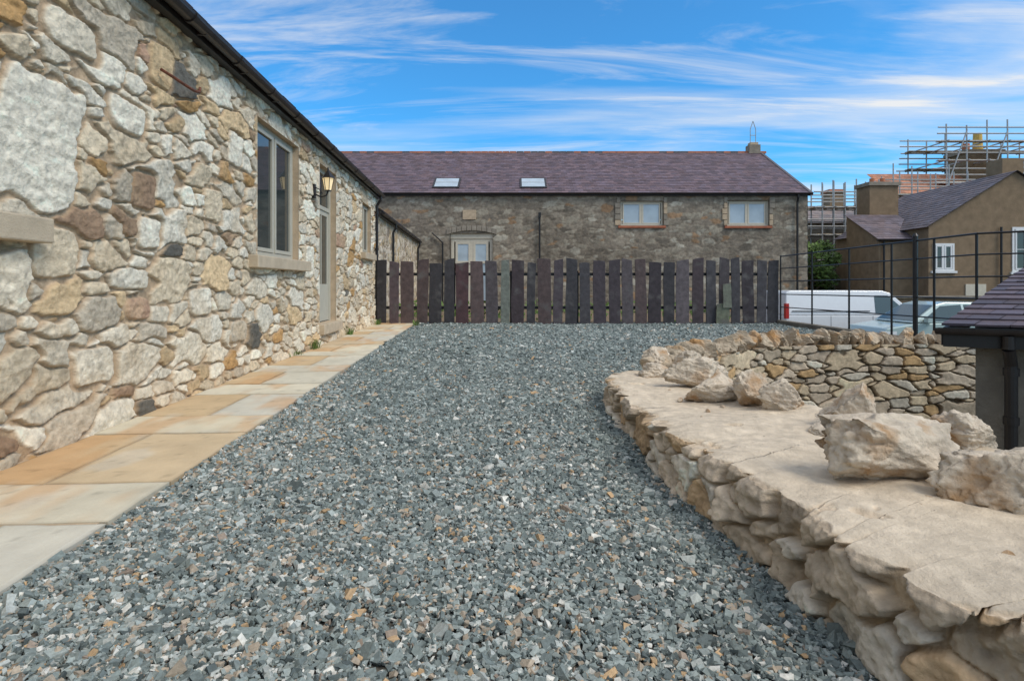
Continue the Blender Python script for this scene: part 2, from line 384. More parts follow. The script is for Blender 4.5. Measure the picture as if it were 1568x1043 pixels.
mb=MB();gutter(mb,LW,17.6,29.8,.15,3.40,.06);mb.box(LW,17.5,29.8,0,.08,3.3,3.46,M_gutter)
mb.path([LW(29.0,.15,3.36),LW(29.0,.15,3.2),LW(29.0,.06,3.0),LW(29.0,.06,.0)],.045,M_black)
mb.path([LW(20.4,.15,3.36),LW(20.4,.15,3.2),LW(20.4,.06,3.05),LW(20.4,.06,.0)],.04,M_black)
mb.obj('gutter',rng2)
slate_roof('slate_roof',LW(17.5,.12,3.47),LW(29.8,.12,3.47),LW(0,-2.9,1.6)-LW(0,0,0),.24,.3,(.11,.095,.11),rng2)
# ------------------------------------------------------------------ PAVING
mb=MB();s=1.0;k=0;random.seed(5)
lens=[.62,1.12,.58,1.12,.60,1.0,.62,.9]
while s<17.0:
    L=lens[k%len(lens)];g=.014
    wid=1.17
    splits=[0,1.0] if L<.7 else [0,random.choice([.42,.5,.58]),1.0]
    if k%4==3: splits=[0,.38,1.0]
    for a,b_ in zip(splits[:-1],splits[1:]):
        b0=.05+a*wid+(g if a>0 else 0);b1=.05+b_*wid
        inner=(a==0 and len(splits)>2)
        if inner: col=random.choice([(.60,.44,.26),(.62,.49,.32),(.57,.44,.28)])
        else: col=random.choice([(.66,.595,.455),(.62,.57,.45),(.68,.60,.44),(.60,.56,.46)])
        if random.random()<.08: col=(.60,.46,.29)
        na=max(2,int((L)/.025));nb=max(2,int((b1-b0)/.025))
        aa=np.linspace(s,s+L-g,na);bb=np.linspace(b0,b1,nb)
        A,B=np.meshgrid(aa,bb,indexing='ij')
        ed=np.minimum(np.minimum(A-aa[0],aa[-1]-A),np.minimum(B-bb[0],bb[-1]-B))
        zt=.035+.007*fbm(A*4,B*4,0*A+k,3,4)-.006*np.exp(-ed/.008)+random.uniform(-.003,.003)
        cc=np.array(col)[None,None]*(1+.14*fbm(A*2,B*2,0*A+k,3,8)[...,None])
        st=ss(.0,.38,fbm(A*.9+k*3,B*2.6,0*A,4,44))[...,None]
        cc=cc*(1-.6*st)+np.array((.60,.34,.15))*.6*st
        st2=ss(.2,.45,fbm(A*1.6+k*5,B*3,0*A+8,4,46))[...,None]
        cc=cc*(1-.4*st2)+np.array((.60,.56,.47))*.4*st2
        sp_=ss(.45,.6,fbm(A*14,B*14,0*A+k,3,45))[...,None];cc=cc*(1-.2*sp_)
        cc=cc*(1-.25*np.exp(-ed/.015))[...,None]
        W=np.array([LW(x,y,z) for x,y,z in zip(A.ravel(),B.ravel(),zt.ravel())])
        if k==0 and a==0: PV=[];PF=[];PC=[];off=0
        PV.append(W);PC.append(cc.reshape(-1,3));PF.append(gridfaces(na,nb)+off);off+=len(W)
        idx=np.arange(na*nb).reshape(na,nb)
        loop=np.concatenate([idx[:,0],idx[-1,1:],idx[-2::-1,-1],idx[0,-2:0:-1]])
        low_=W[loop].copy();low_[:,2]=-.03;n_=len(loop)
        PV.append(low_);PC.append(cc.reshape(-1,3)[loop]*.7)
        q=np.arange(n_);PF.append(np.stack([off-len(W)+loop[q],off-len(W)+loop[(q+1)%n_],off+(q+1)%n_,off+q],-1));off+=n_
    s+=L;k+=1
npobj('flagstone_path',np.concatenate(PV),np.concatenate(PF),M_paving,np.clip(np.concatenate(PC),.02,.75),False)
mb=MB();mb.box(LW,-3,17.2,-.03,1.18,-.2,.024,M_reveal);mb.obj('path_mortar_bed',bpy.data.objects['flagstone_path'])
# ------------------------------------------------------------------ curves
FE=np.array([(1.64,.3),(1.52,1.0),(1.36,1.44),(1.21,1.66),(1.16,1.95),(1.13,2.32),(1.03,3.0),(.98,3.7),(.97,4.5),(.98,5.3),(1.03,5.85),(1.2,6.25)])
BE=np.array([(2.9,.3),(2.8,1.0),(2.72,1.6),(2.65,2.1),(2.5,2.7),(2.34,3.2),(2.2,3.65),(2.06,4.2),(1.96,4.75),(1.86,5.2),(1.82,5.7),(1.9,6.3)])
CW=np.array([(1.55,6.05),(1.95,6.8),(2.75,8.0),(3.85,9.05),(5.2,9.5),(6.6,9.58),(7.7,9.55)])
def spline(P,n):
    P=np.asarray(P,float);m=len(P);T=np.linspace(0,m-1,n);i=np.clip(T.astype(int),0,m-2);f=(T-i)[:,None]
    p0=P[np.maximum(i-1,0)];p1=P[i];p2=P[i+1];p3=P[np.minimum(i+2,m-1)]
    return .5*((2*p1)+(-p0+p2)*f+(2*p0-5*p1+4*p2-p3)*f**2+(-p0+3*p1-3*p2+p3)*f**3)
Rlim=lambda y: np.interp(y,[-3,.3,1.0,1.44,1.66,1.95,2.32,3.0,3.7,4.5,5.3,5.85,6.25,6.9,8.2,9.3,9.75,9.9,20],[1.9,1.66,1.55,1.38,1.22,1.18,1.15,1.05,1.01,1.0,1.02,1.08,1.25,1.78,2.6,3.7,5.0,7.9,7.9])
Llim=lambda y: -1.825-.0625*y
gh=lambda x,y: .026*fbm(x*.8,y*.8,x*0,3,90)+.014*fbm(x*3,y*3,x*0,2,91)
yy=np.arange(-3,17.6,.05);uu=np.linspace(0,1,90);Y,U=np.meshgrid(yy,uu,indexing='ij')
X=(Llim(Y)-.08)*(1-U)+(Rlim(Y)+.02)*U
Zg=gh(X,Y)-.012
tanf=lambda x,y: fbm(x*.45,y*.22,0*x,3,71)+.45*np.exp(-((x-.3)**2)/1.0)-.45*ss(6.5,10,y)
tan=ss(-.15,.5,tanf(X,Y))
c=mixc((.075,.09,.085),(.13,.115,.095),tan)
bed=npobj('gravel',np.stack([X,Y,Zg],-1).reshape(-1,3),gridfaces(len(yy),len(uu),None,True),M_gravel,c.reshape(-1,3),True)
def band(y0,y1,dens,size):
    xs0,xs1=Llim(y1)-.1,Rlim(np.linspace(y0,y1,20)).max()
    n=int((xs1-xs0)*(y1-y0)*dens)
    x=rng.uniform(xs0,xs1,n);y=rng.uniform(y0,y1,n)
    k=(x>Llim(y)+.008)&(x<Rlim(y)+.01)&(np.abs(x)<.95*y+.7)
    return x[k],y[k],np.full(k.sum(),size)
bands=[band(.9,3,6800,.0090),band(3,5.5,4800,.0105),band(5.5,9,2700,.0136),band(9,17.4,1150,.020)]
x=np.concatenate([b[0] for b in bands]);y=np.concatenate([b[1] for b in bands]);sz=np.concatenate([b[2] for b in bands])
n=len(x);sz=sz*np.exp(rng.normal(0,.34,n))
cube=np.array([(i,j,k) for i in(-1,1) for j in(-1,1) for k in(-1,1)],float)
vv=cube[None]*rng.uniform(.45,1.15,(n,8,3));vv*=np.stack([np.full(n,1.25),rng.uniform(.6,1.1,n),rng.uniform(.35,.8,n)],-1)[:,None,:]
vv*=sz[:,None,None]
za=rng.uniform(0,2*np.pi,n);ta=rng.normal(0,.45,n);tb=rng.normal(0,.4,n)
def rotv(v,ax,a):
    c=np.cos(a)[:,None];s=np.sin(a)[:,None];i,j=[(1,2),(2,0),(0,1)][ax];o=v.copy();o[...,i]=v[...,i]*c-v[...,j]*s;o[...,j]=v[...,i]*s+v[...,j]*c;return o
vv=rotv(rotv(rotv(vv,0,ta),1,tb),2,za)
vv[...,0]+=x[:,None];vv[...,1]+=y[:,None];vv[...,2]+=(gh(x,y)+rng.uniform(-.004,.008,n))[:,None]
fq=np.array([(0,1,3,2),(4,6,7,5),(0,4,5,1),(2,3,7,6),(0,2,6,4),(1,5,7,3)])
F=(fq[None]+(np.arange(n)*8)[:,None,None]).reshape(-1,4)
tn=ss(-.15,.5,tanf(x,y)+.1*rng.normal(0,1,n))
gp=np.array([(.15,.178,.17),(.215,.25,.235),(.29,.325,.305),(.095,.115,.112),(.40,.42,.39),(.62,.60,.54),(.40,.33,.25),(.47,.32,.18),(.28,.22,.17)])
p0=np.array([.30,.29,.17,.11,.07,.02,.015,.007,.01]);p1=np.array([.17,.22,.20,.07,.13,.065,.09,.03,.03]);
PP=p0[None]*(1-tn[:,None])+p1[None]*tn[:,None];cum=np.cumsum(PP,1)/PP.sum(1)[:,None]
idx=(rng.random(n)[:,None]>cum).sum(1).clip(0,8)
gc=gp[idx]*rng.uniform(.8,1.2,(n,1))
st=npobj('loose_chippings',vv.reshape(-1,3),F,M_gravel,np.repeat(gc,8,0),False,bed)
print('stones',n)
# ------------------------------------------------------------------ LOW WALL WITH CEMENT CAP
lowwall=empty('low_rubble_retaining_wall')
NU=800
Fc=spline(FE,NU);Bc=spline(BE,NU)
ds=np.concatenate([[0],np.cumsum(np.hypot(*np.diff(Fc,axis=0).T))])
tg=np.gradient(Fc,axis=0);tg/=np.linalg.norm(tg,axis=1)[:,None]
outn=np.stack([-tg[:,1],tg[:,0]],-1)
nf,nc,nb=54,120,24
sU=ds[:,None]
ctop=.31-.06*ss(2.6,4.5,Fc[:,1])+0.02*ss(2.0,1.2,Fc[:,1])+.022*fbm(ds*1.8,ds*0,ds*0,3,120)
zz=np.linspace(-.06,1,nf)[None,:]
Zf=zz*ctop[:,None]
Sg=np.broadcast_to(sU,Zf.shape)
e,R=rubble(Sg,Zf+.03,.20,.13,79,wv=.42,warp=.13,p=3.0)
n1=fbm(Sg*7,Zf*9,0*Zf,4,81);n0=fbm(Sg*2.2,Zf*3,0*Zf,3,83);n3=fbm(Sg*26,Zf*30,0*Zf,4,84,.6)
rg=1-2*np.abs(fbm(Sg*7,Zf*9,R[0]*8,5,85,.55))
m=ss(.04,.16,e+.08*n1)
scal=fbm(sU*2.4,0*sU,0*sU,5,121,.6)
disp=m*(.025+.04*R[2]+.05*(R[3]*(R[1]-.5)+R[4]*(R[0]-.5))+.022*rg)+.025*n1+.03*n0+.012*n3-.045+.065*(1-zz)+ (.012+.05*scal)*ss(.70,.92,zz)
disp=disp-.018*ss(.93,1,zz)
fa=Fc[:,None,:]+outn[:,None,:]*disp[...,None]
colf=stonecols(R,[(.54,.44,.33),(.46,.37,.27),(.50,.35,.21),(.62,.55,.45)],[.32,.25,.13,.30],Zf.shape)
colf=(np.array((.46,.36,.25))*(1-m[...,None])+colf*m[...,None])*(1+.4*n1[...,None])*(1+.35*n3[...,None])
vv_=np.linspace(0,1,nc+1)[1:][None,:]**1.2
front=fa[:,-1,:]
Cp=front[:,None,:]*(1-vv_[...,None])+Bc[:,None,:]*vv_[...,None]
cx,cy=Cp[...,0],Cp[...,1]
zc=ctop[:,None]+.018*fbm(cx*2.2,cy*2.2,0*cx,3,93)+.006*fbm(cx*9,cy*9,0*cx,3,94)+.0025*fbm(cx*30,cy*30,0*cx,2,95)
ef=np.exp(-vv_*16)
ms=m[:,-1:]*R[2][:,-1:]
zc=zc-.016*ef*(1+.9*fbm(cx*6,cy*6,0*cx,3,96))+.008+.02*ef*ms
ledge=ss(.36,.46,fbm(cx*5,cy*5,0*cx,4,97)+ .60*np.exp(-vv_*13)-.14)
zc=zc+ledge*(.016*fbm(cx*14,cy*14,0*cx,3,98)-.010)
zc+= .04*ss(.8,1,vv_)
colc=np.array((.64,.535,.405))*(1+.16*fbm(cx*3,cy*3,0*cx,4,99)[...,None]+.10*fbm(cx*20,cy*20,0*cx,3,100)[...,None])
stn=np.array((.60,.48,.35))*(1+.6*fbm(cx*12,cy*12,0*cx,4,101)[...,None])
colc=colc*(1-ledge[...,None])+stn*ledge[...,None]
zb=np.linspace(0,1,nb+1)[1:][None,:]
Zb=zc[:,-1:]*(1-zb)+(-1.95)*zb
nbk=fbm(np.broadcast_to(sU,Zb.shape)*4,Zb*4,0*Zb,4,111)
Bp=Bc[:,None,:]+(-outn[:,None,:])*(.05*nbk)[...,None]
colb=np.array((.38,.30,.21))*(1+.4*nbk[...,None])
XYp=np.concatenate([fa,Cp,Bp],1);Zp=np.concatenate([Zf,zc,Zb],1)
V=np.concatenate([XYp,Zp[...,None]],-1).reshape(-1,3)
colr=np.clip(np.concatenate([colf,colc,colb],1),.03,.75).reshape(-1,3)
npobj('wall_body_with_cement_cap',V,gridfaces(NU,nf+nc+nb),M_cap,colr,True,lowwall)
def capz(x,y):
    return .31-.06*ss(2.6,4.5,np.array(y))+.005
def rock(name,c,dim,seed,mat_,rot=0,sub=5,rough=.12,parent=None,cuts=9,flat=False):
    bm=bmesh.new();bmesh.ops.create_icosphere(bm,subdivisions=sub,radius=1)
    v=np.array([q.co[:] for q in bm.verts]);r=np.random.default_rng(seed)
    for _ in range(cuts):
        d=r.normal(0,1,3);d[2]*=.7;d/=np.linalg.norm(d);h=r.uniform(.42,.8);q=v@d;v=v-np.maximum(q-h,0)[:,None]*d[None]*.985
    o=seed*3.7
    f=fbm(v[:,0]*1.6+o,v[:,1]*1.6,v[:,2]*1.6,3,seed);g=fbm(v[:,0]*6+o,v[:,1]*6,v[:,2]*6,4,seed+5,.6)
    rd=np.abs(fbm(v[:,0]*2.6+o,v[:,1]*2.6,v[:,2]*3.6,4,seed+8,.6))
    v=v*(1+rough*.7*f+rough*.55*g-.9*rough*rd)[:,None]
    v/= (v.max(0)-v.min(0))[None]/2
    v=v*np.array(dim)/2
    cr,sr=math.cos(rot),math.sin(rot)
    v=np.stack([v[:,0]*cr-v[:,1]*sr,v[:,0]*sr+v[:,1]*cr,v[:,2]],-1)+np.array(c)
    fcs=np.array([[q.index for q in f.verts] for f in bm.faces]);bm.free()
    return npobj(name,v,fcs,mat_,None,sub>=6,parent)
RK=[(1.86,6.0,.50,.30,.4,.2),(1.62,6.3,.42,.28,.35,.5),(1.70,5.25,.56,.27,.35,-.2),(1.66,4.62,.50,.26,.30,.1),(1.84,4.38,.34,.33,.3,.6),(1.98,4.10,.32,.30,.3,.4),
        (2.12,3.52,.34,.34,.26,-.3),(1.72,2.62,.68,.37,.36,.12),(2.06,2.24,.56,.33,.34,-.1),(1.90,3.4,.3,.09,.25,.5),(1.5,5.8,.4,.16,.35,.3),(1.97,5.6,.38,.22,.3,.3),(2.40,3.0,.34,.24,.3,.8),(2.45,1.9,.5,.3,.4,.3)]
for i,(px,py,w,h,dp,rt) in enumerate(RK):
    rock('loose_limestone_boulder',(px,py,float(capz(px,py))+h*.31),(w,dp,h*1.1),31+i*3,M_rock,rt,6,.28,lowwall,16)
for i in range(44):
    px=random.uniform(1.25,2.1);py=random.uniform(1.6,6);sz_=random.uniform(.008,.04)
    rock('stone_fragment',(px,py,float(capz(px,py))+.003),(sz_*1.5,sz_,sz_),200+i,M_rock,random.random()*3,2,.15,lowwall,5)
# ------------------------------------------------------------------ CURVED RUBBLE WALL
cw_=empty('curved_rubble_wall')
NU=560;Cc=spline(CW,NU);sC=np.concatenate([[0],np.cumsum(np.hypot(*np.diff(Cc,axis=0).T))])
tg=np.gradient(Cc,axis=0);tg/=np.linalg.norm(tg,axis=1)[:,None];inn=np.stack([tg[:,1],-tg[:,0]],-1)
zv=np.arange(-1.95,.22,.0135);S,Z=np.meshgrid(sC,zv,indexing='ij')
e,R=rubble(S,Z,.31,.14,55,wv=.3,warp=.08,p=4.2,jit=.32)
n1=fbm(S*8,Z*8,0*S,4,57);m=ss(.03,.13,e+.05*n1)
disp=m*(.05+.045*R[2]+.02*R[4]*(R[1]-.5))+.012*n1-.02
col=stonecols(R,[(.60,.49,.34),(.55,.46,.35),(.52,.35,.18),(.60,.55,.45),(.42,.35,.26)],[.3,.25,.18,.17,.10],S.shape)*(1+.25*n1[...,None])
col=np.array((.18,.135,.09))*(1-m[...,None])+col*m[...,None]
for side,nm in((1,'inner_face'),(-1,'outer_face')):
    P=Cc[:,None,:]+side*inn[:,None,:]*(.17+disp)[...,None]
    V=np.concatenate([P,Z[...,None]],-1).reshape(-1,3)
    npobj(nm,V,gridfaces(NU,len(zv),None,side<0),M_stone,np.clip(col,.02,.7).reshape(-1,3),True,cw_)
V=np.concatenate([np.concatenate([Cc+inn*.19,np.full((NU,1),.2)],1)[:,None],np.concatenate([Cc-inn*.19,np.full((NU,1),.2)],1)[:,None]],1).reshape(-1,3)
npobj('hearting',V,gridfaces(NU,2),M_reveal,None,False,cw_)
s=.05;i=0
while s<sC[-1]:
    w=random.uniform(.12,.26);k=np.searchsorted(sC,s+w/2)
    if k>=NU:break
    h=random.uniform(.16,.32);ang=math.atan2(tg[k,1],tg[k,0])
    rock('cope_stone',(Cc[k,0]+random.uniform(-.03,.03),Cc[k,1]+random.uniform(-.03,.03),.2+h*.36),(w*1.05,.40,h*1.2),400+i,M_cope,ang+random.uniform(-.2,.2),4,.24,cw_,14)
    s+=w*.92;i+=1
# ------------------------------------------------------------------ GROUND
mb=MB()
g=-.9
HX0,HX1,HY0,HY1=1.0,9.6,-6,9.7
Bg=1500
for q in [[(-Bg,-Bg),(Bg,-Bg),(Bg,HY0),(-Bg,HY0)],[(-Bg,HY1),(Bg,HY1),(Bg,Bg),(-Bg,Bg)],[(-Bg,HY0),(HX0,HY0),(HX0,HY1),(-Bg,HY1)],[(HX1,HY0),(Bg,HY0),(Bg,HY1),(HX1,HY1)]]:
    mb.quad([(a,b,g) for a,b in q],M_tarmac)
mb.quad([(HX0,HY0,-1.9),(HX1,HY0,-1.9),(HX1,HY1,-1.9),(HX0,HY1,-1.9)],M_conc)
for a,b in [((HX0,HY0),(HX1,HY0)),((HX1,HY0),(HX1,HY1)),((HX1,HY1),(HX0,HY1)),((HX0,HY1),(HX0,HY0))]:
    mb.quad([(*a,-1.9),(*b,-1.9),(*b,g),(*a,g)],M_conc)
mb.obj('ground')
mb=MB()
mb.box(XY,-14,8.05,17.3,29.95,-.9,-.03,M_soil)
ys=list(np.linspace(-6,9.9,60));pts=[(float(Rlim(max(q,-3))),float(q)) for q in ys]+[(7.95,9.9),(7.95,17.3)]
for (a,b) in zip(pts[:-1],pts[1:]):
    mb.quad([(-5,a[1],-.055),(a[0],a[1],-.055),(b[0],b[1],-.055),(-5,b[1],-.055)],M_soil)
mb.quad([(7.95,9.7,-.9),(7.95,17.3,-.9),(7.95,17.3,.02),(7.95,9.7,.02)],M_conc)
mb.obj('terrace_subsoil')
mb=MB();mb.box(XY,7.9,8.12,9.7,17.2,-.89,.13,M_conc);mb.box(XY,7.72,9.5,9.42,9.72,-1.89,.22,M_conc);mb.obj('retaining_kerb_wall',bevel=.02)
# ------------------------------------------------------------------ SLATE FENCE
fence=empty('slate_slab_fence');mb=MB();random.seed(3)
x=-4.03;i=0
def slab(mb,x0,x1,y,z0,z1,th,col,lean,tl):
    P=[];jx=[random.uniform(-.014,.014) for _ in range(8)]
    zs=[z0,z0+(z1-z0)*.35,z0+(z1-z0)*.7]
    for dy in(0,th):
        P+=[(x0+jx[0],y+dy,z0),(x0+jx[1]+lean*.35,y+dy,zs[1]),(x0+jx[2]+lean*.7,y+dy,zs[2]),(x0+lean+jx[3]+.01,y+dy,z1-tl*.6),
            (x0+(x1-x0)*.55+lean,y+dy,z1+tl*.35+abs(jx[7])),(x1+lean+jx[4],y+dy,z1+tl),(x1+lean*.7+jx[5],y+dy,zs[2]),(x1+lean*.35+jx[6],y+dy,zs[1]),(x1,y+dy,z0)]
    mb.add(P,[tuple(range(9)),tuple(range(17,8,-1))]+[(q,(q+1)%9,9+(q+1)%9,9+q) for q in range(9)],M_board,col)
yf=lambda x:16.95-.05*math.sin((x+4)/12*3.14)
while x<7.8:
    w=random.uniform(.24,.40)
    col=random.choice([(.055,.043,.049),(.068,.049,.054),(.055,.051,.056),(.075,.052,.050),(.046,.042,.046),(.08,.066,.070)])
    g_=random.uniform(.75,1.45)
    if i in(9,30): col=(.12,.13,.11)
    if i==6: col=(.08,.042,.045)
    z1=1.86+.07*(x+4)/12+random.uniform(-.07,.07)
    slab(mb,x,x+w,yf(x)+random.uniform(0,.02),.015,z1,.035,tuple(q*g_ for q in col),random.uniform(-.04,.04),random.uniform(-.045,.045))
    x+=w+random.uniform(.04,.095);i+=1
mb.obj('slate_slabs',fence,.006)
mb=MB()
for z in(.45,1.45): mb.box(XY,-4.05,7.9,17.02,17.08,z,z+.09,M_black)
for xx in np.arange(-4,8,1.97): mb.box(XY,xx,xx+.09,17.082,17.17,0,1.6,M_black)
mb.obj('rails_and_posts',fence)
mb=MB();slab(mb,6.05,6.42,16.84,.01,.62,.03,(.15,.16,.11),.02,.02);slab(mb,6.25,6.5,16.80,.5,1.2,.03,(.16,.17,.13),-.02,.02)
mb.obj('leaning_offcuts',fence)
# ------------------------------------------------------------------ RAILING
mb=MB();A=Vector((7.98,16.9,0));B=Vector((8.02,9.8,0));E=Vector((9.6,8.4,0))
def rp(s):
    L1=(B-A).length
    return A+(B-A)*(s/L1) if s<=L1 else B+(E-B).normalized()*(s-L1)
Ltot=(B-A).length+2.2
for z in(2.02,1.66,1.28,.9,.52): mb.path([rp(0)+Vector((0,0,z)),rp((B-A).length)+Vector((0,0,z+.05)),rp(Ltot)+Vector((0,0,z+.05))],.014 if z<2 else .018,M_black,8)
for s in(0,1.75,3.4,4.9,6.1,7.08): 
    p=rp(s);mb.tube(p+Vector((0,0,.1)),p+Vector((0,0,2.05)),.022,M_black,8)
for s in(5.6,): 
    p=rp(s);mb.tube(p+Vector((0,0,.1)),p+Vector((0,0,2.15)),.045,M_black,12);mb.tube(p+Vector((0,0,2.15)),p+Vector((0,0,2.21)),.055,M_black,12,.02)
mb.obj('black_metal_railing')
# ------------------------------------------------------------------ FAR BUILDING
far=empty('stone_barn_house')
FB=frame((0,30),(1,0),(0,-1))
sv=np.arange(-13,15.601,.055);zv=np.arange(-.95,5.90,.045)
S,Z=np.meshgrid(sv,zv,indexing='ij')
hgt,col=farwall(S,Z,.34,.17,41,[(.27,.23,.18),(.22,.185,.145),(.31,.27,.21),(.17,.145,.115),(.37,.335,.27),(.31,.20,.12)],[.3,.26,.18,.12,.09,.05],(.25,.205,.155),.022)
fo=[(5.72,7.97,4.28,5.57),(11.33,13.55,4.27,5.6),(-3.24,-1.0,-.03,3.88)]
Sc=(S[:-1,:-1]+S[1:,1:])/2;Zc=(Z[:-1,:-1]+Z[1:,1:])/2;mk=np.ones(Sc.shape,bool)
for a0,a1,z0,z1 in fo: mk&=~((Sc>a0)&(Sc<a1)&(Zc>z0)&(Zc<z1))
V=np.stack([S,30-(hgt-.03),Z],-1).reshape(-1,3)
npobj('front_wall',V,gridfaces(len(sv),len(zv),mk),M_stonef,col.reshape(-1,3),True,far)
mb=MB()
for a0,a1,z0,z1 in fo:
    D=-.3
    mb.quad([FB(a0,0.03,z0),FB(a0,D,z0),FB(a0,D,z1),FB(a0,0.03,z1)],M_greyst);mb.quad([FB(a1,0.03,z0),FB(a1,0.03,z1),FB(a1,D,z1),FB(a1,D,z0)],M_greyst)
    mb.quad([FB(a0,0.03,z1),FB(a0,D,z1),FB(a1,D,z1),FB(a1,0.03,z1)],M_greyst);mb.quad([FB(a0,0.03,z0),FB(a1,0.03,z0),FB(a1,D,z0),FB(a0,D,z0)],M_greyst)
mb.quad([(15.6,30,-.9),(15.6,42,-.9),(15.6,42,5.9),(15.6,36,9.36),(15.6,30,5.9)],M_greyst)
mb.quad([(-13,30,-.9),(-13,42,-.9),(-13,42,5.9),(-13,36,9.36),(-13,30,5.9)],M_greyst)
mb.quad([(-13,42,-.9),(15.6,42,-.9),(15.6,42,5.9),(-13,42,5.9)],M_greyst)
n_=10
for k in range(n_):
    a=-3.45+2.66*k/n_;b_=-3.45+2.66*(k+1)/n_-.02
    f=lambda q:.22*(1-((q+2.12)/1.33)**2)
    P=[FB(a,.05,3.80+f(a)),FB(b_,.05,3.80+f(b_)),FB(b_,.05,4.08+f(b_)),FB(a,.05,4.08+f(a))];Q=[p+Vector((0,.2,0)) for p in P]
    mb.add(P+Q,[(0,1,2,3),(0,4,5,1),(1,5,6,2),(2,6,7,3),(3,7,4,0)],M_greyst)
for a0,a1,z0 in [(5.6,8.1,4.27),(11.2,13.7,4.26)]: mb.box(FB,a0,a1,-.28,.08,z0-.12,z0,M_brick)
for x_,z0_,z1_ in [(5.45,4.3,5.5),(8.0,4.3,5.5),(11.1,4.3,5.5),(13.57,4.3,5.5)]:
    z=z0_
    while z<z1_:
        w=random.choice([.18,.28]);mb.box(FB,x_+(0 if x_ in(8.0,13.57) else .26-w),x_+w if x_ in(8.0,13.57) else x_+.26,-.05,.035,z,z+.27,random.choice([M_greyst,M_greyst,M_reveal]));z+=.3
mb.box(FB,-2.6,-1.9,-.05,.045,4.6,5.1,M_reveal)
mb.obj('quoins_sills_arch',far,.01)
mb=MB()
window(mb,FB,5.72,7.97,4.28,5.57,-.12,M_cream,M_blind,2,.09)
window(mb,FB,11.33,13.55,4.27,5.6,-.12,M_cream,M_blind,2,.09)
window(mb,FB,-3.22,-1.02,-.03,3.6,-.15,M_cream,M_blind,2,.16)
mb.box(FB,-3.24,-1.0,-.2,-.1,3.6,3.9,M_cream);mb.box(FB,-3.0,-1.2,-.2,-.095,2.3,2.42,M_cream)
mb.obj('windows_and_barn_door',far)
U=Vector((0,6,3.46));
slate_roof('slate_roof',(-13.2,29.85,5.98),(15.75,29.85,5.98),U*1.02,.26,.33,(.13,.098,.112),far,var=.3)
slate_roof('slate_roof_back',(-13.2,42.15,5.98),(15.75,42.15,5.98),Vector((0,-6,3.46))*1.02,.5,.6,(.11,.085,.10),far)
mb=MB()
xk=-13.2
while xk<15.7: mb.box(XY,xk,xk+.43,35.86,36.1,9.44,9.57,M_terra if random.random()<.75 else M_slate,(.12,.1,.1));xk+=.45
gutter(mb,FB,-13,15.75,.22,5.98,.075);mb.box(FB,-13,15.7,.05,.13,5.84,6.0,M_gutter)
mb.path([FB(15.0,.2,5.9),FB(15.0,.2,5.75),FB(15.0,.1,5.5),FB(15.0,.1,-.8)],.055,M_black)
mb.path([FB(1.45,.1,.2),FB(1.45,.1,4.85)],.05,M_black);mb.box(FB,1.38,1.52,.04,.2,4.7,4.95,M_black)
mb.path([FB(-3.65,.1,.2),FB(-3.65,.1,3.4),FB(-4.2,.1,3.9)],.045,M_black)
for y0,z0,y1,z1 in [(29.8,5.97,36,9.55)]:
    mb.add([(15.62,y0,z0-.12),(15.78,y0,z0-.12),(15.78,y0,z0+.03),(15.62,y0,z0+.03),(15.62,y1,z1-.12),(15.78,y1,z1-.12),(15.78,y1,z1+.03),(15.62,y1,z1+.03)],[(0,1,2,3),(4,5,6,7),(0,1,5,4),(1,2,6,5),(2,3,7,6),(3,0,4,7)],M_slate,(.1,.09,.1))
mb.box(XY,14.9,15.6,35.7,36.3,9.4,9.95,M_greyst);mb.box(XY,15.0,15.5,35.8,36.2,9.952,10.12,M_reveal)
mb.path([(15.08,36,10.1),(15.08,36,11.0),(15.25,36,11.5),(15.42,36,11.0),(15.42,36,10.1)],.022,M_galv,6)
mb.tube((15.08,36,10.6),(15.42,36,10.6),.02,M_galv)
for xc in(-3.55,1.15):
    u=U.normalized();n=Vector((0,-3.46,6)).normalized();p=Vector((xc,29.85,5.98))+u*.75
    e_=Vector((1,0,0));w=.62;h=1.25
    def bx(a0,a1,h0,h1,l0,l1,m):
        P=[p+e_*a+u*b+n*c for c in(l0,l1) for b in(h0,h1) for a in(a0,a1)]
        mb.add(P,[(0,2,3,1),(4,5,7,6),(0,1,5,4),(2,6,7,3),(0,4,6,2),(1,3,7,5)],m)
    bx(-w-.1,w+.1,-.1,h+.1,0,.07,M_black);bx(-w,w,0,h,.02,.085,M_blind)
    bx(-w,w,h*.48,h*.52,.03,.095,M_galv)
mb.obj('roof_fittings',far)
# ------------------------------------------------------------------ PORCH ROOF IN SUNKEN YARD
porch=empty('slate_roofed_porch')
A=Vector((4.15,5.5,.80));Bp_=Vector((6.2,4.45,.80));U=Vector((2.35,1.7,.62))
slate_roof('slate_roof',A,Bp_,U,.22,.26,(.085,.07,.082),porch,var=.35)
e_=(Bp_-A).normalized();up=Vector((0,0,1));uh=Vector((U.x,U.y,0)).normalized();L_=(Bp_-A).length
PF_=frame((A.x,A.y),(e_.x,e_.y),(-uh.x,-uh.y))
mb=MB()
mb.box(PF_,.02,L_,-.02,.02,.60,.785,M_black)
gutter(mb,PF_,-.02,L_,.06,.78,.06)
a=A-up*.03;b_=A+U-up*.03
mb.add([a,a+e_*.04,a+e_*.04-up*.16,a-up*.16,b_,b_+e_*.04,b_+e_*.04-up*.16,b_-up*.16],[(0,1,2,3),(4,5,6,7),(0,1,5,4),(1,2,6,5),(2,3,7,6),(3,0,4,7)],M_black)
pp=PF_(.52,.06,0)
mb.path([pp+up*.72,pp+up*.60,PF_(.52,-.02,.45),PF_(.52,-.02,-1.88)],.05,M_black,14)
for z in(.35,-.1,-.9): mb.tube(PF_(.52,-.02,z),PF_(.52,-.02,z+.07),.062,M_black,14)
mb.obj('gutter_and_downpipe',porch)
mb=MB()
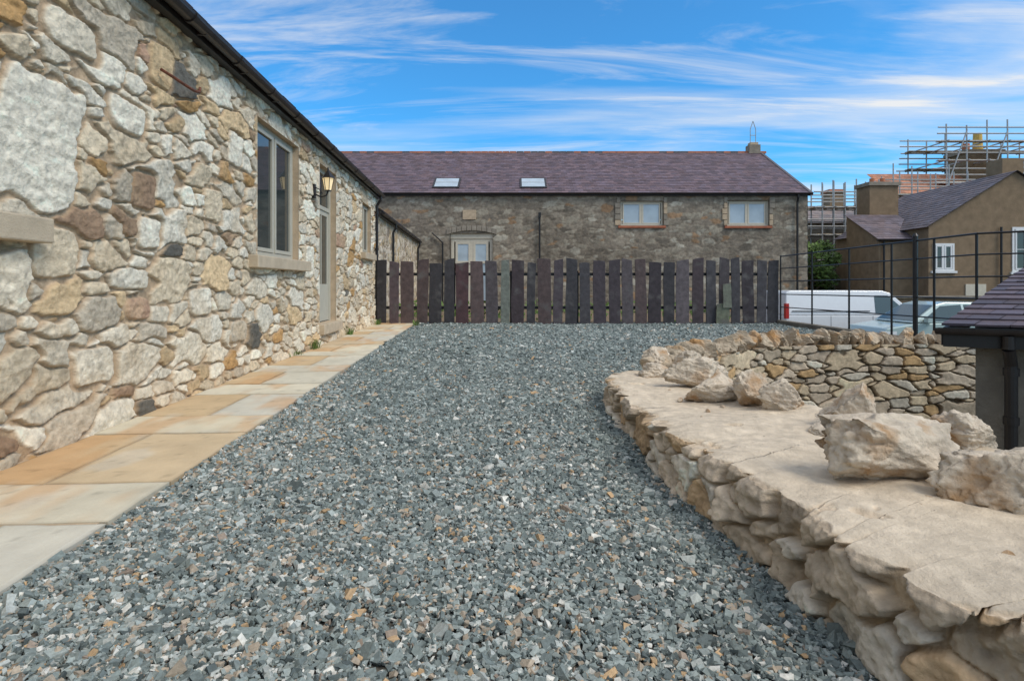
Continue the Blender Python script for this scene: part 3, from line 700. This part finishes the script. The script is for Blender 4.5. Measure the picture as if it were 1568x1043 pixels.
PW=lambda a,b,z:PF_(a,b,z)
mb.add([PW(.22,-.16,-1.89),PW(L_,-.16,-1.89),PW(L_,-2.6,-1.89),PW(.22,-2.6,-1.89),PW(.22,-.16,.78),PW(L_,-.16,.78),PW(L_,-2.6,1.30),PW(.22,-2.6,1.30)],[(0,1,5,4),(1,2,6,5),(2,3,7,6),(3,0,4,7)],M_conc)
mb.obj('walls',porch)
# ------------------------------------------------------------------ VEHICLES
def hull(mb,prof,y0,y1,yt,zb,m):
    yc=(y0+y1)/2;zm=max(p[1] for p in prof)
    def w(z): return (y1-y0)/2-(yt*(z-zb)/(zm-zb) if z>zb else 0)
    n=len(prof);P=[(x,yc-w(z),z) for x,z in prof]+[(x,yc+w(z),z) for x,z in prof]
    mb.add(P,[tuple(range(n)),tuple(range(n,2*n))[::-1]]+[(i,n+i,n+(i+1)%n,(i+1)%n) for i in range(n)],m)
def wheel(mb,x,y,z,r,w):
    mb.tube((x,y,z),(x,y+w,z),r,M_tyre,24);mb.tube((x,y-.006,z),(x,y+.02,z),r*.62,M_galv,16);mb.tube((x,y-.012,z),(x,y,z),r*.2,M_black,10)
van=empty('white_van');mb=MB();x0=9.15;y0=19.0;gz=-.9
Lp=[(0,.35),(0,1.05),(4.75,1.05),(5.0,.85),(5.05,.35)]
hull(mb,[(x0+x,gz+z) for x,z in Lp],y0,y0+1.9,0,10,M_vwhite)
Up=[(0.0,1.052),(.05,1.80),(.15,1.88),(3.3,1.88),(3.55,1.80),(4.25,1.18),(4.7,1.052)]
hull(mb,[(x0+x,gz+z) for x,z in Up],y0,y0+1.9,.12,gz+1.05,M_vwhite)
mb.obj('body',van,.03)
mb=MB()
yy_=lambda z:y0+.12*(z-1.05)/.83-.008
def sp(pts,m,d=0): mb.quad([(x0+x,yy_(z)-d,gz+z) for x,z in pts],m)
sp([(3.0,1.12),(3.0,1.72),(3.45,1.72),(4.02,1.2),(4.02,1.12)],M_cglass)
sp([(4.06,1.1),(4.06,1.17),(4.2,1.1)],M_cglass)
mb.quad([(x0+3.62,y0+.2,gz+1.765),(x0+3.62,y0+1.7,gz+1.765),(x0+4.25,y0+1.78,gz+1.20),(x0+4.25,y0+.12,gz+1.20)],M_cglass)
mb.box(XY,x0-.012,x0+.10,y0-.012,y0+.12,gz+.95,gz+1.45,M_red)
for xx in(1.5,2.9,4.15): mb.box(XY,x0+xx,x0+xx+.012,y0-.004,y0,gz+.45,gz+1.04,M_black)
mb.box(XY,x0+.2,x0+2.8,y0-.014,y0,gz+1.18,gz+1.21,M_black)
mb.box(XY,x0+.05,x0+4.95,y0-.02,y0,gz+.50,gz+.62,M_black)
mb.box(XY,x0+3.95,x0+4.1,y0-.2,y0-.02,gz+1.1,gz+1.3,M_black)
for xx in(.95,4.1): wheel(mb,x0+xx,y0-.02,gz+.33,.33,.22);wheel(mb,x0+xx,y0+1.7,gz+.33,.33,.22)
mb.obj('glazing_lamps_wheels',van)
car=empty('hatchback_car');mb=MB();x0=10.15;y0=15.6
hull(mb,[(x0+x,gz+z) for x,z in [(0,.3),(.02,.7),(.15,.88),(.95,1.02),(4.0,1.04),(4.15,.8),(4.15,.3)]],y0,y0+1.75,0,10,M_cpaint)
G=[(.85,1.03),(1.62,1.53),(1.9,1.6),(3.3,1.58),(3.7,1.45),(4.05,1.03)]
hull(mb,[(x0+x,gz+z) for x,z in G],y0+.03,y0+1.72,.2,gz+1.03,M_cpaint)
mb.obj('body',car,.03)
mb=MB()
yy_=lambda z:y0+.03+.2*(z-1.03)/.57-.010
for pts in([(1.12,1.08),(1.72,1.49),(2.3,1.53),(2.3,1.08)],[(2.38,1.08),(2.38,1.53),(3.2,1.51),(3.3,1.08)],[(3.38,1.08),(3.3,1.5),(3.55,1.44),(3.8,1.1)]):
    mb.quad([(x0+x,yy_(z),gz+z) for x,z in pts],M_cglass)
nrm=Vector((-.5,0,.77)).normalized()*.012
mb.quad([Vector((x0+.93,y0+.12,gz+1.08))+nrm,Vector((x0+1.58,y0+.27,gz+1.505))+nrm,Vector((x0+1.58,y0+1.48,gz+1.505))+nrm,Vector((x0+.93,y0+1.63,gz+1.08))+nrm],M_cglass)
for xx in(.8,3.3): wheel(mb,x0+xx,y0-.02,gz+.32,.32,.2);wheel(mb,x0+xx,y0+1.57,gz+.32,.32,.2)
mb.box(XY,x0+1.15,x0+1.35,y0-.16,y0,gz+1.05,gz+1.18,M_cpaint)
mb.box(XY,x0+.05,x0+.4,y0-.008,y0+.2,gz+.68,gz+.8,M_white)
mb.obj('glazing_wheels',car)
# ------------------------------------------------------------------ HOUSES AT RIGHT
h=empty('pebbledashed_house');mb=MB();g0=-.9
def gable(mb,xl,xr,xa,za,ze,y0,y1,m):
    mb.quad([(xl,y0,g0),(xr,y0,g0),(xr,y0,ze),(xa,y0,za),(xl,y0,ze)],m);mb.quad([(xl,y1,g0),(xl,y1,ze),(xa,y1,za),(xr,y1,ze),(xr,y1,g0)],m)
    mb.quad([(xl,y0,g0),(xl,y0,ze),(xl,y1,ze),(xl,y1,g0)],m);mb.quad([(xr,y0,g0),(xr,y1,g0),(xr,y1,ze),(xr,y0,ze)],m)
gable(mb,20.5,29,24.75,6.75,4.1,28,36,M_render)
mb.box(XY,18.7,20.5,29,31.8,g0,3.5,M_render)
mb.quad([(18.7,29,3.5),(18.7,31.8,3.5),(18.7,31.8,5.0)],M_render)
mb.box(XY,20.0,21.6,31.81,33,g0,6.7,M_render);mb.box(XY,19.9,21.7,31.7,33.1,6.7,6.9,M_greyst)
mb.box(XY,25.0,26.1,29,30,6.0,7.6,M_render)
for xx in(20.5,21.1): mb.tube((xx,32.4,6.9),(xx,32.4,7.2),.13,M_terra)
mb.obj('walls_and_chimneys',h)
slate_roof('slate_roof_left_slope',(20.3,36,3.98),(20.3,27.85,3.98),Vector((4.45,0,2.79)),.28,.35,(.13,.115,.12),h)
slate_roof('slate_roof_right_slope',(29.2,27.85,3.98),(29.2,36,3.98),Vector((-4.45,0,2.79)),.28,.35,(.13,.115,.12),h)
slate_roof('slate_roof_wing',(18.55,28.85,3.48),(21.5,28.85,3.48),Vector((0,2.95,1.58)),.28,.35,(.14,.12,.13),h)
mb=MB();HF=frame((0,28),(1,0),(0,-1));HE=frame((0,29),(1,0),(0,-1))
window(mb,HF,20.7,21.75,1.85,3.2,.04,M_white,M_glass,2,.09,True);window(mb,HF,24.6,26.0,1.8,4.0,.04,M_white,M_glass,2,.1,True)
mb.box(HF,20.6,21.85,-.05,.1,1.74,1.846,M_white);mb.box(HF,24.5,26.1,-.05,.1,1.68,1.796,M_white)
mb.tube(HE(18.9,.1,-.8),HE(18.9,.1,3.4),.05,M_black);gutter(mb,HE,18.5,20.45,.18,3.45,.07)
mb.path([HF(24.0,.1,-.8),HF(24.0,.1,4.0)],.05,M_black)
mb.box(HF,22.3,23.3,0.0,.05,g0,1.2,M_cream)
mb.obj('windows_and_pipes',h)
mb=MB();mb.box(XY,16.2,40,26.2,26.5,g0,.55,M_render);mb.box(XY,16.15,40,26.1,26.6,.552,.66,M_greyst);mb.obj('boundary_wall')
h=empty('house_with_clay_tile_roof');mb=MB()
mb.box(XY,27.4,44,40,47,g0,6.6,M_render);mb.quad([(27.4,40,6.6),(27.4,47,6.6),(27.4,43.5,8.9)],M_render)
mb.box(XY,34.0,36.6,42.6,44.4,8.0,11.0,M_render);mb.box(XY,33.8,36.8,42.4,44.6,11.0,11.25,M_greyst)
mb.tube((35.6,43.5,11.2),(35.6,43.5,12.7),.34,M_pot,14,.28);mb.tube((34.7,43.5,11.2),(34.7,43.5,11.9),.25,M_terra,14)
mb.obj('walls_and_stack',h)
slate_roof('tile_roof',(27.1,39.7,6.9),(44,39.7,6.9),Vector((0,3.8,2.7)),.35,.3,(.44,.21,.12),h)
def scaffold(name,x0,x1,y0,y1,z0,z1,nx,lv,r=.045):
    mb=MB()
    for i in range(nx+1):
        xx=x0+(x1-x0)*i/nx
        for yy in(y0,y1): mb.tube((xx+random.uniform(-.05,.05),yy,z0),(xx,yy,z1+random.uniform(.1,.9)),r,M_galv,6)
        for z in lv: mb.tube((xx,y0-.3,z),(xx,y1+.3,z),r*.85,M_galv,6)
    for z in lv:
        for yy in(y0,y1):
            for dz in(0,.55,1.0): mb.tube((x0-.5-random.random()*.5,yy,z+dz),(x1+.5,yy,z+dz),r*.9,M_galv,6)
        for yb in(y0,y1-.7):
            mb.box(XY,x0-.3,x1+.3,yb+.05,yb+.65,z+.04,z+.09,M_wood)
    for i in range(0,nx,2):
        xx=x0+(x1-x0)*i/nx;xb=x0+(x1-x0)*(i+1)/nx;mb.tube((xx,y0-.05,z0),(xb,y0-.05,min(z1,z0+5)),r*.85,M_galv,6)
    return mb.obj(name)
scaffold('scaffolding',31.6,40.5,41.4,45.4,8.2,12.4,6,[8.6,10.2,11.6],.055)
scaffold('scaffolding',20.2,24.6,37,38.4,g0,7.4,6,[2.2,4.4,6.2])
scaffold('scaffolding',25.6,30.6,38.2,39.4,g0,8.4,4,[5.2,7.2])
h=empty('grey_stone_house');mb=MB()
mb.box(XY,20.3,27,39,45,g0,5.4,M_greyst);mb.obj('walls',h)
slate_roof('slate_roof',(20.1,38.8,5.35),(27.2,38.8,5.35),Vector((0,3.2,1.6)),.35,.4,(.22,.20,.19),h)
mb=MB();mb.box(XY,23.2,24.2,41.5,42.5,6.4,7.9,M_render);mb.box(XY,23.1,24.3,41.4,42.6,7.9,8.1,M_terra);mb.obj('chimney',h)
h=empty('stone_cottage_distant');mb=MB();mb.box(XY,22,38,52,58,g0,4.6,M_greyst)
HH=frame((0,52),(1,0),(0,-1));
for a in(24,27.5): window(mb,HH,a,a+1.2,1.8,3.6,.04,M_white,M_glass,2,.12)
mb.obj('walls_windows',h)
slate_roof('slate_roof',(21.8,51.8,4.6),(38,51.8,4.6),Vector((0,3.2,2.0)),.4,.5,(.17,.15,.14),h)
# ------------------------------------------------------------------ VEGETATION
def leaves(mb,c,r,n,s,seed):
    q=random.Random(seed)
    for _ in range(n):
        d=Vector((q.gauss(0,1),q.gauss(0,1),q.gauss(0,1))).normalized()*(q.random()**.45)
        p=Vector(c)+Vector((d.x*r[0],d.y*r[1],d.z*r[2]))
        u=Vector((q.gauss(0,1),q.gauss(0,1),q.gauss(0,1))).normalized();v=u.orthogonal().normalized();k=s*q.uniform(.6,1.3)
        mb.quad([p-u*k,p+v*k*.55,p+u*k,p-v*k*.55],M_leaf)
def tree(x,y,H,seed):
    e=empty('small_tree');mb=MB();q=random.Random(seed);top=Vector((x,y,g0+H*.62))
    mb.tube((x,y,g0),top,.16,M_bark,8,.08);lv=MB()
    for i in range(9):
        a=i*2.4;o=Vector((x,y,g0+H*(.35+.05*i)));t_=o+Vector((math.cos(a)*H*.2,math.sin(a)*H*.2,H*.16));mb.tube(o,t_,.05,M_bark,6,.02)
        leaves(lv,t_,(H*.14,H*.14,H*.12),260,.13,seed*10+i)
    mb.obj('trunk_and_limbs',e);lv.obj('foliage',e)
tree(17.4,33.0,4.6,2);tree(19.2,36,3.4,5)
mb=MB()
for i in range(14): leaves(mb,(17+i*.65,35+random.uniform(-.4,.4),g0+.7),(.6,.5,.8),160,.1,50+i)
mb.obj('hedge')
mb=MB()
for i in range(20): leaves(mb,(-3.6+i*.55,18.3+random.uniform(-.3,.3),.35),(.4,.3,.35),45,.08,150+i)
mb.obj('low_shrubs')
def tuft(c,n,h_,seed):
    q=random.Random(seed);mb=MB()
    for _ in range(n):
        a=q.uniform(0,6.28);L=q.uniform(.4,1)*h_;p=Vector(c)+Vector((q.gauss(0,.04),q.gauss(0,.08),0));d=Vector((math.cos(a),math.sin(a),0));w=Vector((-d.y,d.x,0))*.006
        m_=p+d*L*.25+Vector((0,0,L*.7));t_=p+d*L*.6+Vector((0,0,L));mb.add([p-w,p+w,m_+w,m_-w,t_],[(0,1,2,3),(3,2,4)],M_leaf)
    return mb.obj('grass_tuft')
tuft(LW(10.3,.12,.02),60,.2,1);tuft(LW(9.4,.10,.02),30,.12,2);tuft(LW(13.2,.1,.02),60,.22,3);tuft(LW(16.4,.2,.02),50,.2,4);tuft((-2.75,16.2,.02),40,.18,5)
# ------------------------------------------------------------------ SKY AND SUN
w=bpy.data.worlds.new('World');scene.world=w;w.use_nodes=True;nt=w.node_tree;N=nt.nodes;L=nt.links
bg=N['Background'];sky=N.new('ShaderNodeTexSky');sky.sky_type='NISHITA';sky.sun_disc=False
EL,AZ=math.radians(46),math.radians(118)
sky.sun_elevation=EL;sky.sun_rotation=AZ;sky.air_density=1.0;sky.dust_density=.3;sky.ozone_density=2.0
tc=N.new('ShaderNodeTexCoord');sep=N.new('ShaderNodeSeparateXYZ');L.new(tc.outputs['Generated'],sep.inputs[0])
def math_(op,a,b=None,c=None):
    m=N.new('ShaderNodeMath');m.operation=op
    for i,v in enumerate((a,b,c)):
        if v is None: continue
        if isinstance(v,(int,float)): m.inputs[i].default_value=v
        else: L.new(v,m.inputs[i])
    return m.outputs[0]
def smr(v,a,b,c=0,d=1):
    r=N.new('ShaderNodeMapRange');r.interpolation_type='SMOOTHSTEP';L.new(v,r.inputs['Value'])
    for nm,x_ in zip(('From Min','From Max','To Min','To Max'),(a,b,c,d)): r.inputs[nm].default_value=x_
    return r.outputs[0]
zc_=math_('MAXIMUM',math_('ADD',sep.outputs['Z'],.10),.03)
u_=math_('DIVIDE',sep.outputs['X'],zc_);v_=math_('DIVIDE',sep.outputs['Y'],zc_)
cb=N.new('ShaderNodeCombineXYZ');L.new(u_,cb.inputs[0]);L.new(v_,cb.inputs[1])
def cloud(rot,sc,loc,scale,lo,hi,dist,det=8,ro=.55):
    mp=N.new('ShaderNodeMapping');mp.inputs['Rotation'].default_value[2]=rot;mp.inputs['Scale'].default_value=sc;mp.inputs['Location'].default_value=loc
    L.new(cb.outputs[0],mp.inputs[0]);n=N.new('ShaderNodeTexNoise');n.inputs['Scale'].default_value=scale;n.inputs['Detail'].default_value=det
    n.inputs['Roughness'].default_value=ro;n.inputs['Distortion'].default_value=dist;L.new(mp.outputs[0],n.inputs['Vector'])
    return smr(n.outputs['Fac'],lo,hi)
c1=cloud(.45,(.45,1.5,1),(5.3,2.7,0),.75,.44,.74,.8)
c2=cloud(.70,(.50,2.6,1),(1.2,3.1,0),1.1,.43,.72,1.2,10,.62)
c3=cloud(.10,(.8,.8,1),(7.2,9.1,0),.6,.47,.75,.4,6,.5)
cf=math_('ADD',math_('ADD',math_('MULTIPLY',c1,.62),math_('MULTIPLY',c2,.62)),math_('MULTIPLY',c3,.40))
ovh=smr(sep.outputs['Z'],.52,.85,0,.75)  # added cloud cover overhead, out of view, to neutralise the blue ambient light
beh=smr(math_('MULTIPLY',sep.outputs['Y'],-1),-.1,.6,0,.6)  # added cloud behind the camera, unseen, for the same ambient fill
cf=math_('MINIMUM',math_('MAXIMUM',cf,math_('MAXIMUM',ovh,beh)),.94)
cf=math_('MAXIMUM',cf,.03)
tint=N.new('ShaderNodeMix');tint.data_type='RGBA';tint.blend_type='MULTIPLY';tint.inputs[0].default_value=1;L.new(sky.outputs[0],tint.inputs[6]);tint.inputs[7].default_value=(.26,1.08,1.55,1)
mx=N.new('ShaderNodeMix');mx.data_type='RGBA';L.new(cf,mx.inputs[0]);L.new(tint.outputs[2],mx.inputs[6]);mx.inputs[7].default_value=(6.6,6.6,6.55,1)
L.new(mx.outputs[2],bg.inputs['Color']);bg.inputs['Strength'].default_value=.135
sd=bpy.data.lights.new('sun','SUN');sd.energy=2.4;sd.angle=math.radians(30);sd.color=(1,.92,.80)
so=bpy.data.objects.new('sun',sd);C.objects.link(so)
dv=Vector((math.sin(AZ)*math.cos(EL),math.cos(AZ)*math.cos(EL),math.sin(EL)))
so.rotation_euler=dv.to_track_quat('Z','Y').to_euler()
scene.view_settings.view_transform='Standard';scene.view_settings.look='None';scene.view_settings.exposure=0
